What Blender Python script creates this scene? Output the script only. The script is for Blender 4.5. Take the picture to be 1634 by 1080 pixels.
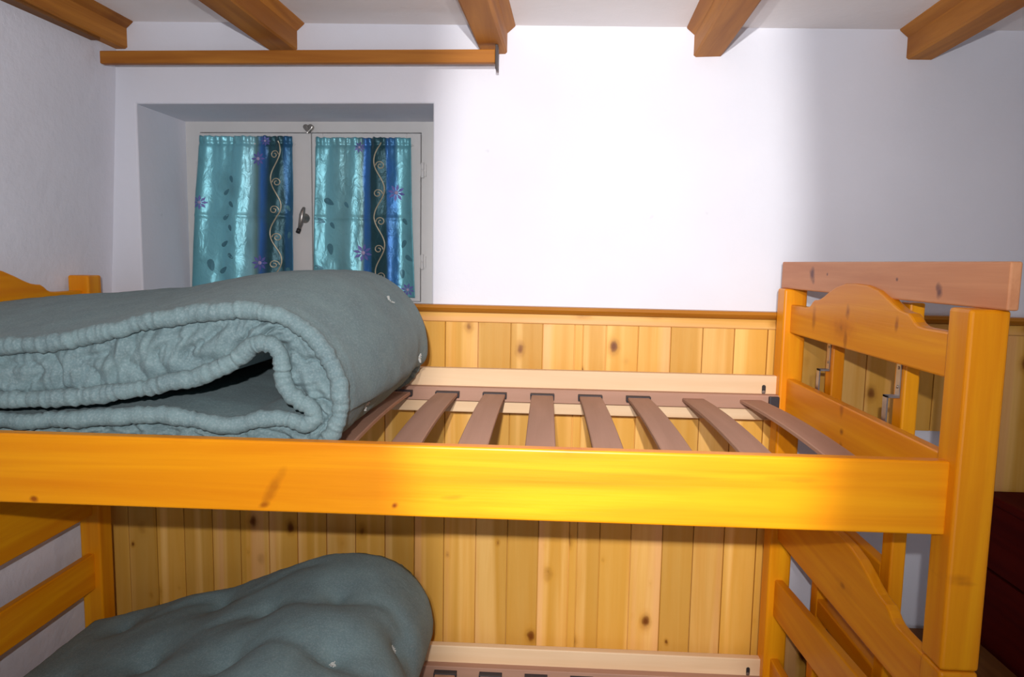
import bpy, bmesh, math, random
from mathutils import Vector, Matrix, noise

for o in list(bpy.data.objects):
    bpy.data.objects.remove(o, do_unlink=True)
scene = bpy.context.scene
COL = scene.collection
random.seed(7)

# ------------------------------------------------------------------ camera
F_PX = 1138.35
EYE = Vector((0.0, 0.0, 1.56))
cam_data = bpy.data.cameras.new('camera')
cam = bpy.data.objects.new('camera', cam_data)
COL.objects.link(cam)
R_ = Vector((0.99862411, 0.04935282, 0.0177251))
U_ = Vector((-0.02286143, 0.1055365, 0.99415261))
FW = Vector((-0.04719359, 0.99318999, -0.10651957))
M3 = Matrix((R_, U_, -FW)).transposed()
cam.matrix_world = Matrix.Translation(EYE) @ M3.to_4x4()
cam_data.sensor_width = 36.0
cam_data.lens = F_PX * 36.0 / 1634.0
cam_data.clip_start = 0.02
cam_data.clip_end = 60
scene.camera = cam

# ------------------------------------------------------------------ world, lights, exposure
vs = scene.view_settings
vs.view_transform = 'Standard'
vs.look = 'None'
vs.gamma = 1.0
vs.use_curve_mapping = False
vs.exposure = 0.0

world = bpy.data.worlds.new('daylight')
scene.world = world
world.use_nodes = True
bg = world.node_tree.nodes['Background']
bg.inputs['Color'].default_value = (0.72, 0.84, 1.0, 1)
bg.inputs['Strength'].default_value = 0.7


def look_at(o, target):
    d = (Vector(target) - o.location).normalized()
    o.rotation_euler = d.to_track_quat('-Z', 'Y').to_euler()


def lamp(name, kind, loc, target, energy, color, **kw):
    d = bpy.data.lights.new(name, kind)
    d.energy = energy
    d.color = color
    for k, v in kw.items():
        setattr(d, k, v)
    o = bpy.data.objects.new(name, d)
    o.location = loc
    COL.objects.link(o)
    look_at(o, target)
    return o


# the flash on top of the photographer's camera, and a second zoomed flash behind it that throws a narrow upright beam
FLASH = (-0.03, -0.12, 1.69)
lamp('flash_wide', 'SPOT', FLASH, (-0.40, 2.0, 1.72), 86.0, (0.97, 0.97, 1.0),
     spot_size=math.radians(112), spot_blend=0.8, shadow_soft_size=0.009)
fb = lamp('flash_beam', 'SPOT', (-0.02, -0.55, 1.86), (0.185, 2.15, 1.45), 178.0, (1.0, 0.98, 0.97),
          spot_size=math.radians(66), spot_blend=0.42, shadow_soft_size=0.009)
fb.scale = (0.36, 1.25, 1.0)
# soft fill added behind the camera, tilted up to brighten the ceiling
lamp('rear_fill', 'AREA', (0.2, -1.15, 1.05), (0.0, 1.6, 2.5), 6.0, (0.90, 0.94, 1.0),
     shape='RECTANGLE', size=1.5, size_y=1.0)

# ------------------------------------------------------------------ room frame: u along the window wall, v into it
TH = 0.04
E1 = Vector((math.cos(TH), -math.sin(TH), 0))
E2 = Vector((math.sin(TH), math.cos(TH), 0))
WO = Vector((0, 2.188, 0))


def rm(u, v, z):
    p = WO + E1 * u + E2 * v
    return Vector((p.x, p.y, z))


def ident(x, y, z):
    return Vector((x, y, z))


# ------------------------------------------------------------------ materials
MATS = {}


def nodes_of(m):
    m.use_nodes = True
    nt = m.node_tree
    return nt, nt.nodes, nt.links, nt.nodes['Principled BSDF']


def math_node(nt, op, a, b=None, clamp=False):
    n = nt.nodes.new('ShaderNodeMath')
    n.operation = op
    n.use_clamp = clamp
    for i, v in enumerate((a, b)):
        if v is None:
            continue
        if isinstance(v, (int, float)):
            n.inputs[i].default_value = v
        else:
            nt.links.new(v, n.inputs[i])
    return n.outputs[0]


def mix_col(nt, fac, a, b, mode='MIX'):
    n = nt.nodes.new('ShaderNodeMix')
    n.data_type = 'RGBA'
    n.blend_type = mode
    for s, v in ((n.inputs[0], fac), (n.inputs[6], a), (n.inputs[7], b)):
        if isinstance(v, (int, float)):
            s.default_value = v
        elif isinstance(v, (tuple, list)):
            s.default_value = (*v[:3], 1)
        else:
            nt.links.new(v, s)
    return n.outputs[2]


def ramp(nt, fac, stops):
    n = nt.nodes.new('ShaderNodeValToRGB')
    cr = n.color_ramp
    while len(cr.elements) < len(stops):
        cr.elements.new(0.5)
    for e, (p, c) in zip(cr.elements, stops):
        e.position = p
        e.color = (*c[:3], 1) if isinstance(c, (tuple, list)) else (c, c, c, 1)
    nt.links.new(fac, n.inputs[0])
    return n.outputs[0]


def wood(kind, axis, thin=None, spots=(), name=''):
    """procedural timber, grain along one object axis"""
    thin = thin or {'x': 'y', 'y': 'x', 'z': 'y'}[axis]
    key = 'wood_%s_%s%s%s' % (kind, axis, thin, name)
    if key in MATS:
        return MATS[key]
    P = {
        # light, dark grain, knot colour, roughness, share of knots, tone variation, knot cells per metre along / across
        'honey': ((0.90, 0.375, 0.006), (0.72, 0.215, 0.002), (0.28, 0.055, 0.003), 0.36, 0.62, 0.12, 3.4, 9.0),
        'cap': ((0.50, 0.20, 0.018), (0.36, 0.125, 0.009), (0.16, 0.04, 0.004), 0.36, 0.25, 0.12, 2.6, 12.0),
        'panel': ((0.92, 0.55, 0.165), (0.76, 0.37, 0.060), (0.19, 0.055, 0.006), 0.42, 0.85, 0.26, 7.0, 11.0),
        'raw': ((0.80, 0.58, 0.36), (0.72, 0.48, 0.27), (0.32, 0.15, 0.05), 0.5, 0.25, 0.06, 4.0, 14.0),
        'slat': ((0.46, 0.255, 0.175), (0.38, 0.205, 0.135), (0.28, 0.13, 0.08), 0.6, 0.0, 0.14, 4.0, 12.0),
        'plank': ((0.68, 0.315, 0.150), (0.52, 0.205, 0.090), (0.13, 0.05, 0.05), 0.45, 0.0, 0.06, 4.0, 9.0),
        'beam': ((0.56, 0.225, 0.030), (0.32, 0.105, 0.012), (0.06, 0.018, 0.005), 0.6, 0.4, 0.3, 3.0, 9.0),
        'dark': ((0.110, 0.008, 0.004), (0.070, 0.004, 0.003), (0.03, 0.004, 0.003), 0.7, 0.1, 0.1, 3.0, 9.0),
        'bench': ((0.24, 0.10, 0.024), (0.16, 0.06, 0.012), (0.08, 0.03, 0.01), 0.6, 0.2, 0.2, 3.0, 9.0),
        'floor': ((0.40, 0.24, 0.12), (0.30, 0.17, 0.08), (0.07, 0.03, 0.012), 0.5, 0.3, 0.3, 3.0, 9.0),
    }[kind]
    light, dark, knot, rough, kd, var, kal, kac = P
    m = bpy.data.materials.new(key)
    MATS[key] = m
    nt, N, L, B = nodes_of(m)
    tc = N.new('ShaderNodeTexCoord')
    oi = N.new('ShaderNodeObjectInfo')
    off = N.new('ShaderNodeVectorMath'); off.operation = 'MULTIPLY_ADD'
    cmb = N.new('ShaderNodeCombineXYZ')
    for i in range(3):
        L.new(oi.outputs['Random'], cmb.inputs[i])
    L.new(cmb.outputs[0], off.inputs[0])
    off.inputs[1].default_value = (37.0, 53.0, 71.0)
    L.new(tc.outputs['Object'], off.inputs[2])
    # stretch along the grain
    def scaled(al, ac, flat=False):
        mp = N.new('ShaderNodeVectorMath'); mp.operation = 'MULTIPLY'
        s = [ac, ac, ac]
        s['xyz'.index(axis)] = al
        if flat: s['xyz'.index(thin)] = 0.0
        mp.inputs[1].default_value = s
        L.new(off.outputs[0], mp.inputs[0])
        return mp.outputs[0]
    # knots
    vor = N.new('ShaderNodeTexVoronoi'); vor.feature = 'F1'
    vor.inputs['Scale'].default_value = 1.0
    vor.inputs['Randomness'].default_value = 1.0
    nz0 = N.new('ShaderNodeTexNoise'); nz0.inputs['Scale'].default_value = 38
    L.new(off.outputs[0], nz0.inputs['Vector'])
    L.new(scaled(kal, kac, True), vor.inputs['Vector'])
    kpick = N.new('ShaderNodeSeparateColor'); L.new(vor.outputs['Color'], kpick.inputs[0])
    chosen = math_node(nt, 'GREATER_THAN', kpick.outputs[0], 1.0 - kd)
    # knots of different size
    ksize = math_node(nt, 'ADD', math_node(nt, 'MULTIPLY', kpick.outputs[1], 0.70), 0.45)
    kdist = math_node(nt, 'DIVIDE', math_node(nt, 'ADD', vor.outputs['Distance'],
                      math_node(nt, 'MULTIPLY', math_node(nt, 'SUBTRACT', nz0.outputs[0], 0.5), 0.12)), ksize)
    kcore = ramp(nt, kdist, [(0.05, 1.0), (0.09, 0.8), (0.13, 0.28), (0.22, 0.0)])
    kfac = math_node(nt, 'MULTIPLY', kcore, chosen)
    halo = ramp(nt, kdist, [(0.08, 1.0), (0.30, 0.0)])
    hfac = math_node(nt, 'MULTIPLY', halo, chosen)
    # long grain bands, bent around the knots
    nz = N.new('ShaderNodeTexNoise'); nz.inputs['Scale'].default_value = 1.0
    nz.inputs['Detail'].default_value = 5; nz.inputs['Distortion'].default_value = 0.6
    L.new(scaled(1.3, 26.0), nz.inputs['Vector'])
    fine = N.new('ShaderNodeTexNoise'); fine.inputs['Scale'].default_value = 1.0
    fine.inputs['Detail'].default_value = 3
    L.new(scaled(6.0, 240.0), fine.inputs['Vector'])
    g = math_node(nt, 'ADD', nz.outputs[0], math_node(nt, 'MULTIPLY', hfac, 0.22))
    gf = ramp(nt, g, [(0.34, 0.0), (0.52, 0.55), (0.70, 1.0)])
    col = mix_col(nt, gf, light, dark)
    if kind == 'panel':
        # golden heartwood against pink sapwood, changing from board to board and inside a board
        hw = N.new('ShaderNodeTexNoise'); hw.inputs['Scale'].default_value = 1.0
        hw.inputs['Detail'].default_value = 1
        L.new(scaled(0.25, 15.0), hw.inputs['Vector'])
        rnd2 = math_node(nt, 'FRACT', math_node(nt, 'MULTIPLY', oi.outputs['Random'], 17.31))
        hs = math_node(nt, 'ADD', hw.outputs[0], math_node(nt, 'MULTIPLY', math_node(nt, 'SUBTRACT', rnd2, 0.5), 0.22))
        col = mix_col(nt, ramp(nt, hs, [(0.47, 0.0), (0.53, 0.62)]), col, (0.60, 0.295, 0.026))
        col = mix_col(nt, ramp(nt, hs, [(0.34, 0.45), (0.42, 0.0)]), col, (0.90, 0.47, 0.24))
    fcol = mix_col(nt, math_node(nt, 'MULTIPLY', fine.outputs[0], 0.35), col, dark)
    # board to board difference in tone
    tone = math_node(nt, 'ADD', math_node(nt, 'MULTIPLY', oi.outputs['Random'], var), 1.0 - var * 0.62)
    tcol = N.new('ShaderNodeCombineColor')
    for i in range(3):
        L.new(tone, tcol.inputs[i])
    fcol = mix_col(nt, 1.0, fcol, tcol.outputs[0], 'MULTIPLY')
    fcol = mix_col(nt, kfac, fcol, knot)
    # single knots and resin streaks at known places: (along, up, half length, half width, turn, strength)
    if spots:
        sep = N.new('ShaderNodeSeparateXYZ'); L.new(tc.outputs['Object'], sep.inputs[0])
        ax_a = sep.outputs[{'x': 0, 'y': 1, 'z': 0}[axis]]
        ax_b = sep.outputs[2]
        edge = math_node(nt, 'MULTIPLY', math_node(nt, 'SUBTRACT', nz0.outputs[0], 0.5), 1.1)
        for (pa, pb, ra, rb, an, st) in spots:
            da = math_node(nt, 'SUBTRACT', ax_a, pa); db = math_node(nt, 'SUBTRACT', ax_b, pb)
            ca, sa = math.cos(an), math.sin(an)
            ea = math_node(nt, 'DIVIDE', math_node(nt, 'ADD', math_node(nt, 'MULTIPLY', da, ca), math_node(nt, 'MULTIPLY', db, sa)), ra)
            eb = math_node(nt, 'DIVIDE', math_node(nt, 'SUBTRACT', math_node(nt, 'MULTIPLY', db, ca), math_node(nt, 'MULTIPLY', da, sa)), rb)
            r2 = math_node(nt, 'SQRT', math_node(nt, 'ADD', math_node(nt, 'MULTIPLY', ea, ea), math_node(nt, 'MULTIPLY', eb, eb)))
            ff = ramp(nt, math_node(nt, 'ADD', r2, edge), [(0.25, st), (0.60, st * 0.5), (1.0, 0.0)])
            fcol = mix_col(nt, ff, fcol, knot)
    L.new(fcol, B.inputs['Base Color'])
    B.inputs['Roughness'].default_value = rough
    B.inputs['Specular IOR Level'].default_value = 0.06 if kind == 'dark' else 0.28
    bump = N.new('ShaderNodeBump'); bump.inputs['Strength'].default_value = 0.10
    bump.inputs['Distance'].default_value = 0.002
    L.new(fine.outputs[0], bump.inputs['Height'])
    L.new(bump.outputs[0], B.inputs['Normal'])
    return m


def plaster(name, col, scale=14.0, strength=0.35, stain=None):
    if name in MATS:
        return MATS[name]
    m = bpy.data.materials.new(name); MATS[name] = m
    nt, N, L, B = nodes_of(m)
    tc = N.new('ShaderNodeTexCoord')
    n1 = N.new('ShaderNodeTexNoise'); n1.inputs['Scale'].default_value = scale
    n1.inputs['Detail'].default_value = 6; n1.inputs['Roughness'].default_value = 0.6
    L.new(tc.outputs['Object'], n1.inputs['Vector'])
    n2 = N.new('ShaderNodeTexNoise'); n2.inputs['Scale'].default_value = 2.2
    n2.inputs['Detail'].default_value = 4
    L.new(tc.outputs['Object'], n2.inputs['Vector'])
    c = mix_col(nt, ramp(nt, n2.outputs[0], [(0.35, 0.0), (0.7, 1.0)]), col, tuple(x * 0.93 for x in col))
    # a few small dark flecks
    n3 = N.new('ShaderNodeTexNoise'); n3.inputs['Scale'].default_value = 17
    L.new(tc.outputs['Object'], n3.inputs['Vector'])
    fl = ramp(nt, n3.outputs[0], [(0.76, 0.0), (0.82, 0.35)])
    c = mix_col(nt, fl, c, tuple(x * 0.55 for x in col))
    L.new(c, B.inputs['Base Color'])
    B.inputs['Roughness'].default_value = 0.9
    B.inputs['Specular IOR Level'].default_value = 0.15
    bump = N.new('ShaderNodeBump'); bump.inputs['Strength'].default_value = strength
    bump.inputs['Distance'].default_value = 0.006
    L.new(n1.outputs[0], bump.inputs['Height'])
    L.new(bump.outputs[0], B.inputs['Normal'])
    return m


def plain(name, col, rough=0.5, metal=0.0, noise_amt=0.08, scale=40.0):
    if name in MATS:
        return MATS[name]
    m = bpy.data.materials.new(name); MATS[name] = m
    nt, N, L, B = nodes_of(m)
    tc = N.new('ShaderNodeTexCoord')
    n1 = N.new('ShaderNodeTexNoise'); n1.inputs['Scale'].default_value = scale
    n1.inputs['Detail'].default_value = 4
    L.new(tc.outputs['Object'], n1.inputs['Vector'])
    c = mix_col(nt, n1.outputs[0], col, tuple(x * (1 - 2 * noise_amt) for x in col))
    L.new(c, B.inputs['Base Color'])
    B.inputs['Roughness'].default_value = rough
    B.inputs['Metallic'].default_value = metal
    return m


def felt():
    if 'felt' in MATS:
        return MATS['felt']
    m = bpy.data.materials.new('felt'); MATS['felt'] = m
    nt, N, L, B = nodes_of(m)
    tc = N.new('ShaderNodeTexCoord')
    n1 = N.new('ShaderNodeTexNoise'); n1.inputs['Scale'].default_value = 260
    n1.inputs['Detail'].default_value = 4
    L.new(tc.outputs['Object'], n1.inputs['Vector'])
    n2 = N.new('ShaderNodeTexNoise'); n2.inputs['Scale'].default_value = 18
    n2.inputs['Detail'].default_value = 5
    L.new(tc.outputs['Object'], n2.inputs['Vector'])
    c = mix_col(nt, ramp(nt, n2.outputs[0], [(0.3, 0.0), (0.7, 1.0)]), (0.185, 0.265, 0.270), (0.150, 0.215, 0.225))
    c = mix_col(nt, ramp(nt, n1.outputs[0], [(0.45, 0.0), (0.75, 0.6)]), c, (0.30, 0.37, 0.37))
    L.new(c, B.inputs['Base Color'])
    B.inputs['Roughness'].default_value = 0.95
    B.inputs['Specular IOR Level'].default_value = 0.1
    B.inputs['Sheen Weight'].default_value = 0.05
    B.inputs['Sheen Roughness'].default_value = 0.5
    n4 = N.new('ShaderNodeTexNoise'); n4.inputs['Scale'].default_value = 70
    n4.inputs['Detail'].default_value = 4
    L.new(tc.outputs['Object'], n4.inputs['Vector'])
    h = math_node(nt, 'ADD', n4.outputs[0], math_node(nt, 'MULTIPLY', n1.outputs[0], 0.4))
    bump = N.new('ShaderNodeBump'); bump.inputs['Strength'].default_value = 0.35
    bump.inputs['Distance'].default_value = 0.004
    L.new(h, bump.inputs['Height'])
    L.new(bump.outputs[0], B.inputs['Normal'])
    return m


def glass():
    if 'glass' in MATS:
        return MATS['glass']
    m = bpy.data.materials.new('window_glass'); MATS['glass'] = m
    nt, N, L, B = nodes_of(m)
    tr = N.new('ShaderNodeBsdfTransparent'); tr.inputs[0].default_value = (0.92, 0.95, 0.95, 1)
    gl = N.new('ShaderNodeBsdfGlossy'); gl.inputs['Roughness'].default_value = 0.03
    mx = N.new('ShaderNodeMixShader'); mx.inputs[0].default_value = 0.07
    L.new(tr.outputs[0], mx.inputs[1]); L.new(gl.outputs[0], mx.inputs[2])
    L.new(mx.outputs[0], N['Material Output'].inputs['Surface'])
    return m


# ------------------------------------------------------------------ mesh helpers
def tag(o, label=None, cat=None, group=None, kind=None):
    if label: o['label'] = label
    if cat: o['category'] = cat
    if group: o['group'] = group
    if kind: o['kind'] = kind
    return o


def empty(name, loc, label=None, cat=None, group=None, kind=None):
    o = bpy.data.objects.new(name, None)
    o.empty_display_size = 0.05
    COL.objects.link(o)
    o.location = loc
    o['w'] = 0
    del o['w']
    return tag(o, label, cat, group, kind)


WLOC = {}


def link_mesh(name, me, mat, parent=None, origin=None, smooth=False):
    """mesh in world coordinates -> object with its origin at the middle of the mesh"""
    if origin is None:
        lo = Vector((min(v.co[i] for v in me.vertices) for i in range(3)))
        hi = Vector((max(v.co[i] for v in me.vertices) for i in range(3)))
        origin = (lo + hi) / 2
    me.transform(Matrix.Translation(-origin))
    o = bpy.data.objects.new(name, me)
    COL.objects.link(o)
    if mat: me.materials.append(mat)
    WLOC[o.name] = Vector(origin)
    if parent is not None:
        o.parent = parent
        o.location = Vector(origin) - WLOC.get(parent.name, parent.location)
    else:
        o.location = origin
    if smooth:
        for p in me.polygons: p.use_smooth = True
    return o


def bm_obj(name, bm, mat, parent=None, origin=None, smooth=False):
    bmesh.ops.recalc_face_normals(bm, faces=bm.faces)
    me = bpy.data.meshes.new(name)
    bm.to_mesh(me); bm.free()
    return link_mesh(name, me, mat, parent, origin, smooth)


def pyd(name, verts, faces, mat, parent=None, smooth=False, origin=None):
    me = bpy.data.meshes.new(name)
    me.from_pydata([tuple(v) for v in verts], [], faces)
    me.validate()
    bm = bmesh.new(); bm.from_mesh(me)
    bmesh.ops.recalc_face_normals(bm, faces=bm.faces)
    bm.to_mesh(me); bm.free()
    return link_mesh(name, me, mat, parent, origin, smooth)


def box_bm(a, b, fr=ident, bevel=0.0, seg=2, bm=None):
    """box between two corners in a frame"""
    own = bm is None
    t = bmesh.new()
    vs_ = []
    for x in (a[0], b[0]):
        for y in (a[1], b[1]):
            for z in (a[2], b[2]):
                vs_.append(t.verts.new(fr(x, y, z)))
    for f in ((0, 1, 3, 2), (4, 6, 7, 5), (0, 4, 5, 1), (2, 3, 7, 6), (0, 2, 6, 4), (1, 5, 7, 3)):
        t.faces.new([vs_[i] for i in f])
    bmesh.ops.recalc_face_normals(t, faces=t.faces)
    if bevel > 0:
        bmesh.ops.bevel(t, geom=t.edges[:], offset=bevel, segments=seg, profile=0.5, affect='EDGES')
    if own:
        return t
    me = bpy.data.meshes.new('tmp'); t.to_mesh(me); t.free()
    bm.from_mesh(me); bpy.data.meshes.remove(me)
    return bm


def box(name, a, b, mat, parent=None, fr=ident, bevel=0.003, seg=2):
    return bm_obj(name, box_bm(a, b, fr, bevel, seg), mat, parent)


def prism(name, poly, axis, d0, d1, mat, parent=None, fr=ident, bevel=0.0):
    """extrude a 2-D outline; axis x: outline is (y, z); axis y: (x, z); axis z: (x, y)"""
    def P(p, d):
        if axis == 'x': return fr(d, p[0], p[1])
        if axis == 'y': return fr(p[0], d, p[1])
        return fr(p[0], p[1], d)
    bm = bmesh.new()
    A = [bm.verts.new(P(p, d0)) for p in poly]
    Bv = [bm.verts.new(P(p, d1)) for p in poly]
    n = len(poly)
    ca = bm.faces.new(A); cb = bm.faces.new(Bv[::-1])
    for i in range(n):
        bm.faces.new((A[i], Bv[i], Bv[(i + 1) % n], A[(i + 1) % n]))
    bmesh.ops.recalc_face_normals(bm, faces=bm.faces)
    if bevel:
        ed = list(set(ca.edges[:] + cb.edges[:]))
        bmesh.ops.bevel(bm, geom=ed, offset=bevel, segments=2, profile=0.5, affect='EDGES')
    return bm_obj(name, bm, mat, parent)


def tube_bm(pts, r, n=8, bm=None, rad=None):
    """round tube along a polyline; rad(i, k) gives a radius factor"""
    bm = bm or bmesh.new()
    pts = [Vector(p) for p in pts]
    rings = []
    up = Vector((0.12, 0.95, 0.3)).normalized()
    for i, p in enumerate(pts):
        t = (pts[min(i + 1, len(pts) - 1)] - pts[max(i - 1, 0)]).normalized()
        a = (up - t * up.dot(t))
        if a.length < 1e-4:
            a = t.orthogonal()
        a.normalize()
        b = t.cross(a)
        ring = []
        for k in range(n):
            an = 2 * math.pi * k / n
            rr = r * (rad(i, k) if rad else 1.0)
            ring.append(bm.verts.new(p + a * (math.cos(an) * rr) + b * (math.sin(an) * rr)))
        rings.append(ring)
    for i in range(len(rings) - 1):
        for k in range(n):
            bm.faces.new((rings[i][k], rings[i][(k + 1) % n], rings[i + 1][(k + 1) % n], rings[i + 1][k]))
    bm.faces.new(rings[0][::-1]); bm.faces.new(rings[-1])
    return bm


def lathe_bm(profile, centre, axis='z', n=24, bm=None):
    bm = bm or bmesh.new()
    c = Vector(centre)
    rings = []
    for r, h in profile:
        ring = []
        for k in range(n):
            a = 2 * math.pi * k / n
            x, y = r * math.cos(a), r * math.sin(a)
            v = {'z': (x, y, h), 'y': (x, h, y), 'x': (h, x, y)}[axis]
            ring.append(bm.verts.new(c + Vector(v)))
        rings.append(ring)
    for i in range(len(rings) - 1):
        for k in range(n):
            bm.faces.new((rings[i][k], rings[i][(k + 1) % n], rings[i + 1][(k + 1) % n], rings[i + 1][k]))
    bm.faces.new(rings[0][::-1]); bm.faces.new(rings[-1])
    return bm


# ------------------------------------------------------------------ the room
WHITE = plaster('wall_plaster', (0.79, 0.79, 0.85), 16, 0.30)
WHITE_L = plaster('rough_plaster', (0.75, 0.75, 0.81), 22, 0.6)
CEIL = plaster('ceiling_plaster', (0.93, 0.90, 0.885), 20, 0.3)

U0, U1 = -1.41, 2.0            # left and right corner along the window wall
WL, WR, WB, WT = -1.300, -0.356, 1.395, 2.032      # window opening
TOPZ = 2.42
RD = 0.30                        # depth of the window recess


def ceil_z(u):
    return 2.253 - 0.0205 * u


def make_back_wall():
    V, Fc = [], []
    def q(*ps):
        i = len(V); V.extend(ps); Fc.append(tuple(range(i, i + 4)))
    us = [U0 - 0.12, WL, WR, U1 + 0.12]
    zs = [0, WB, WT, TOPZ]
    T = 0.42
    for i in range(3):
        for j in range(3):
            if (i, j) == (1, 1): continue
            for v in (0, T):
                q(rm(us[i], v, zs[j]), rm(us[i + 1], v, zs[j]), rm(us[i + 1], v, zs[j + 1]), rm(us[i], v, zs[j + 1]))
    ring = [(WL, WB), (WR, WB), (WR, WT), (WL, WT)]
    out = [(us[0], 0), (us[3], 0), (us[3], TOPZ), (us[0], TOPZ)]
    for loop in (ring, out):
        for k in range(4):
            a, b = loop[k], loop[(k + 1) % 4]
            q(rm(a[0], 0, a[1]), rm(b[0], 0, b[1]), rm(b[0], T, b[1]), rm(a[0], T, a[1]))
    me = bpy.data.meshes.new('wall_back')
    me.from_pydata([tuple(v) for v in V], [], Fc)
    bm = bmesh.new(); bm.from_mesh(me)
    bmesh.ops.remove_doubles(bm, verts=bm.verts, dist=1e-5)
    bmesh.ops.recalc_face_normals(bm, faces=bm.faces)
    ed = [e for e in bm.edges if all(abs((v.co - WO).dot(E2)) < 1e-4 for v in e.verts)
          and any(abs(f.normal.dot(E2)) < 0.1 for f in e.link_faces)
          and all(WL - .01 <= (v.co - WO).dot(E1) <= WR + .01 for v in e.verts)]
    bmesh.ops.bevel(bm, geom=ed, offset=0.006, segments=3, profile=0.5, affect='EDGES')
    bm.to_mesh(me); bm.free()
    o = link_mesh('wall_back', me, WHITE)
    return tag(o, 'white plastered wall with a deep window opening and pine wainscot', kind='structure')


wall_back = make_back_wall()

# left wall: opens out slightly towards the camera
LV = []
for zz in (0.0, TOPZ):
    p0 = rm(-1.497 + 0.0632 * zz, 0.0, zz)
    p1 = p0 + Vector((-0.07, -1.0, 0)) * 3.45
    ln = Vector((-1.0, 0.07, 0)).normalized() * 0.2
    LV += [p0, p1, p1 + ln, p0 + ln]
tag(pyd('wall_left', LV, [(0, 1, 2, 3), (4, 5, 6, 7), (0, 1, 5, 4), (1, 2, 6, 5), (2, 3, 7, 6), (3, 0, 4, 7)], WHITE_L),
    'white roughly plastered wall at the left end of the bunk', kind='structure')
tag(box('wall_right', (U1, -3.45, 0), (U1 + 0.15, 0, TOPZ), WHITE, fr=rm, bevel=0),
    'white plastered side wall at the right of the room', kind='structure')
tag(box('floor', (U0 - 0.5, -3.6, -0.1), (U1 + 0.15, 0.4, 0.0), wood('floor', 'x'), fr=rm, bevel=0),
    'brown wooden floor under the bunk bed', kind='structure')
# rear wall with the doorway the photographer stands in front of
rear = bmesh.new()
for a, b in (((U0 - .5, -3.6, 0), (-0.65, -3.45, TOPZ)), ((1.05, -3.6, 0), (U1 + .15, -3.45, TOPZ)),
             ((-0.65, -3.6, 2.1), (1.05, -3.45, TOPZ))):
    box_bm(a, b, rm, bm=rear)
tag(bm_obj('wall_rear', rear, WHITE), 'white wall with an open doorway behind the photographer', kind='structure')

# ceiling follows the slight fall to the right
cv = [rm(u, v, ceil_z(u) + dz) for dz in (0, 0.12) for (u, v) in ((U0 - .5, -3.6), (U1 + .1, -3.6), (U1 + .1, 0.02), (U0 - .5, 0.02))]
tag(pyd('ceiling', cv, [(0, 1, 2, 3), (4, 5, 6, 7), (0, 1, 5, 4), (1, 2, 6, 5), (2, 3, 7, 6), (3, 0, 4, 7)], CEIL),
    'off-white plastered ceiling between the brown beams', kind='structure')

# ------------------------------------------------------------------ wainscot boards on the window wall
PANEL = wood('panel', 'z')
edges = [-1.445, -1.372, -1.274, -1.178, -1.081, -0.985, -0.888, -0.792, -0.695, -0.599, -0.502, -0.406, -0.310, -0.207,
         -0.106, -0.008, 0.089, 0.114, 0.184, 0.280, 0.377, 0.471, 0.564, 0.661, 0.757, 0.853, 0.949, 1.045,
         1.141, 1.237, 1.333, 1.429, 1.525, 1.621, 1.717, 1.813, 1.909, 1.998]


def board_bm(a, b, z0, z1, t=0.016):
    """tongue-and-groove board with a narrow groove along both long edges"""
    e, c = 0.0012, 0.0012
    poly = [(a, 0.0), (a, -t + 0.011), (a + e, -t + 0.011), (a + e, -t + c), (a + e + c, -t),
            (b - e - c, -t), (b - e, -t + c), (b - e, -t + 0.011), (b, -t + 0.011), (b, 0.0)]
    bm = bmesh.new()
    A = [bm.verts.new(rm(p[0], p[1], z0)) for p in poly]
    Bv = [bm.verts.new(rm(p[0], p[1], z1)) for p in poly]
    bm.faces.new(A); bm.faces.new(Bv[::-1])
    for i in range(len(poly)):
        j = (i + 1) % len(poly)
        bm.faces.new((A[i], Bv[i], Bv[j], A[j]))
    return bm


for a, b in zip(edges, edges[1:]):
    if a < 0.75:
        spans = [(0.0, 1.3735)]
    elif a < 1.3:
        spans = [(0.0, 0.44), (1.086, 1.3735)]
    else:
        spans = [(0.90, 1.3735)]
    for z0, z1 in spans:
        bm_obj('wainscot_board', board_bm(a, b, z0, z1), PANEL, wall_back)

cap_poly = [(0.0, 1.404), (-0.022, 1.404), (-0.030, 1.408), (-0.038, 1.412), (-0.044, 1.418), (-0.041, 1.427), (0.0, 1.427)]
tag(prism('trim_1', cap_poly, 'x', U0 + 0.002, U1 - 0.002, wood('cap', 'x'), fr=rm),
    'brown moulding capping the wainscot below the window', kind='structure')
bat_poly = [(0.0, 1.374), (-0.017, 1.374), (-0.020, 1.377), (-0.020, 1.403), (0.0, 1.403)]
tag(prism('trim_2', bat_poly, 'x', U0 + 0.002, U1 - 0.002, wood('panel', 'x'), fr=rm),
    'pale pine strip along the top of the wainscot boards', kind='structure')

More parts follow.
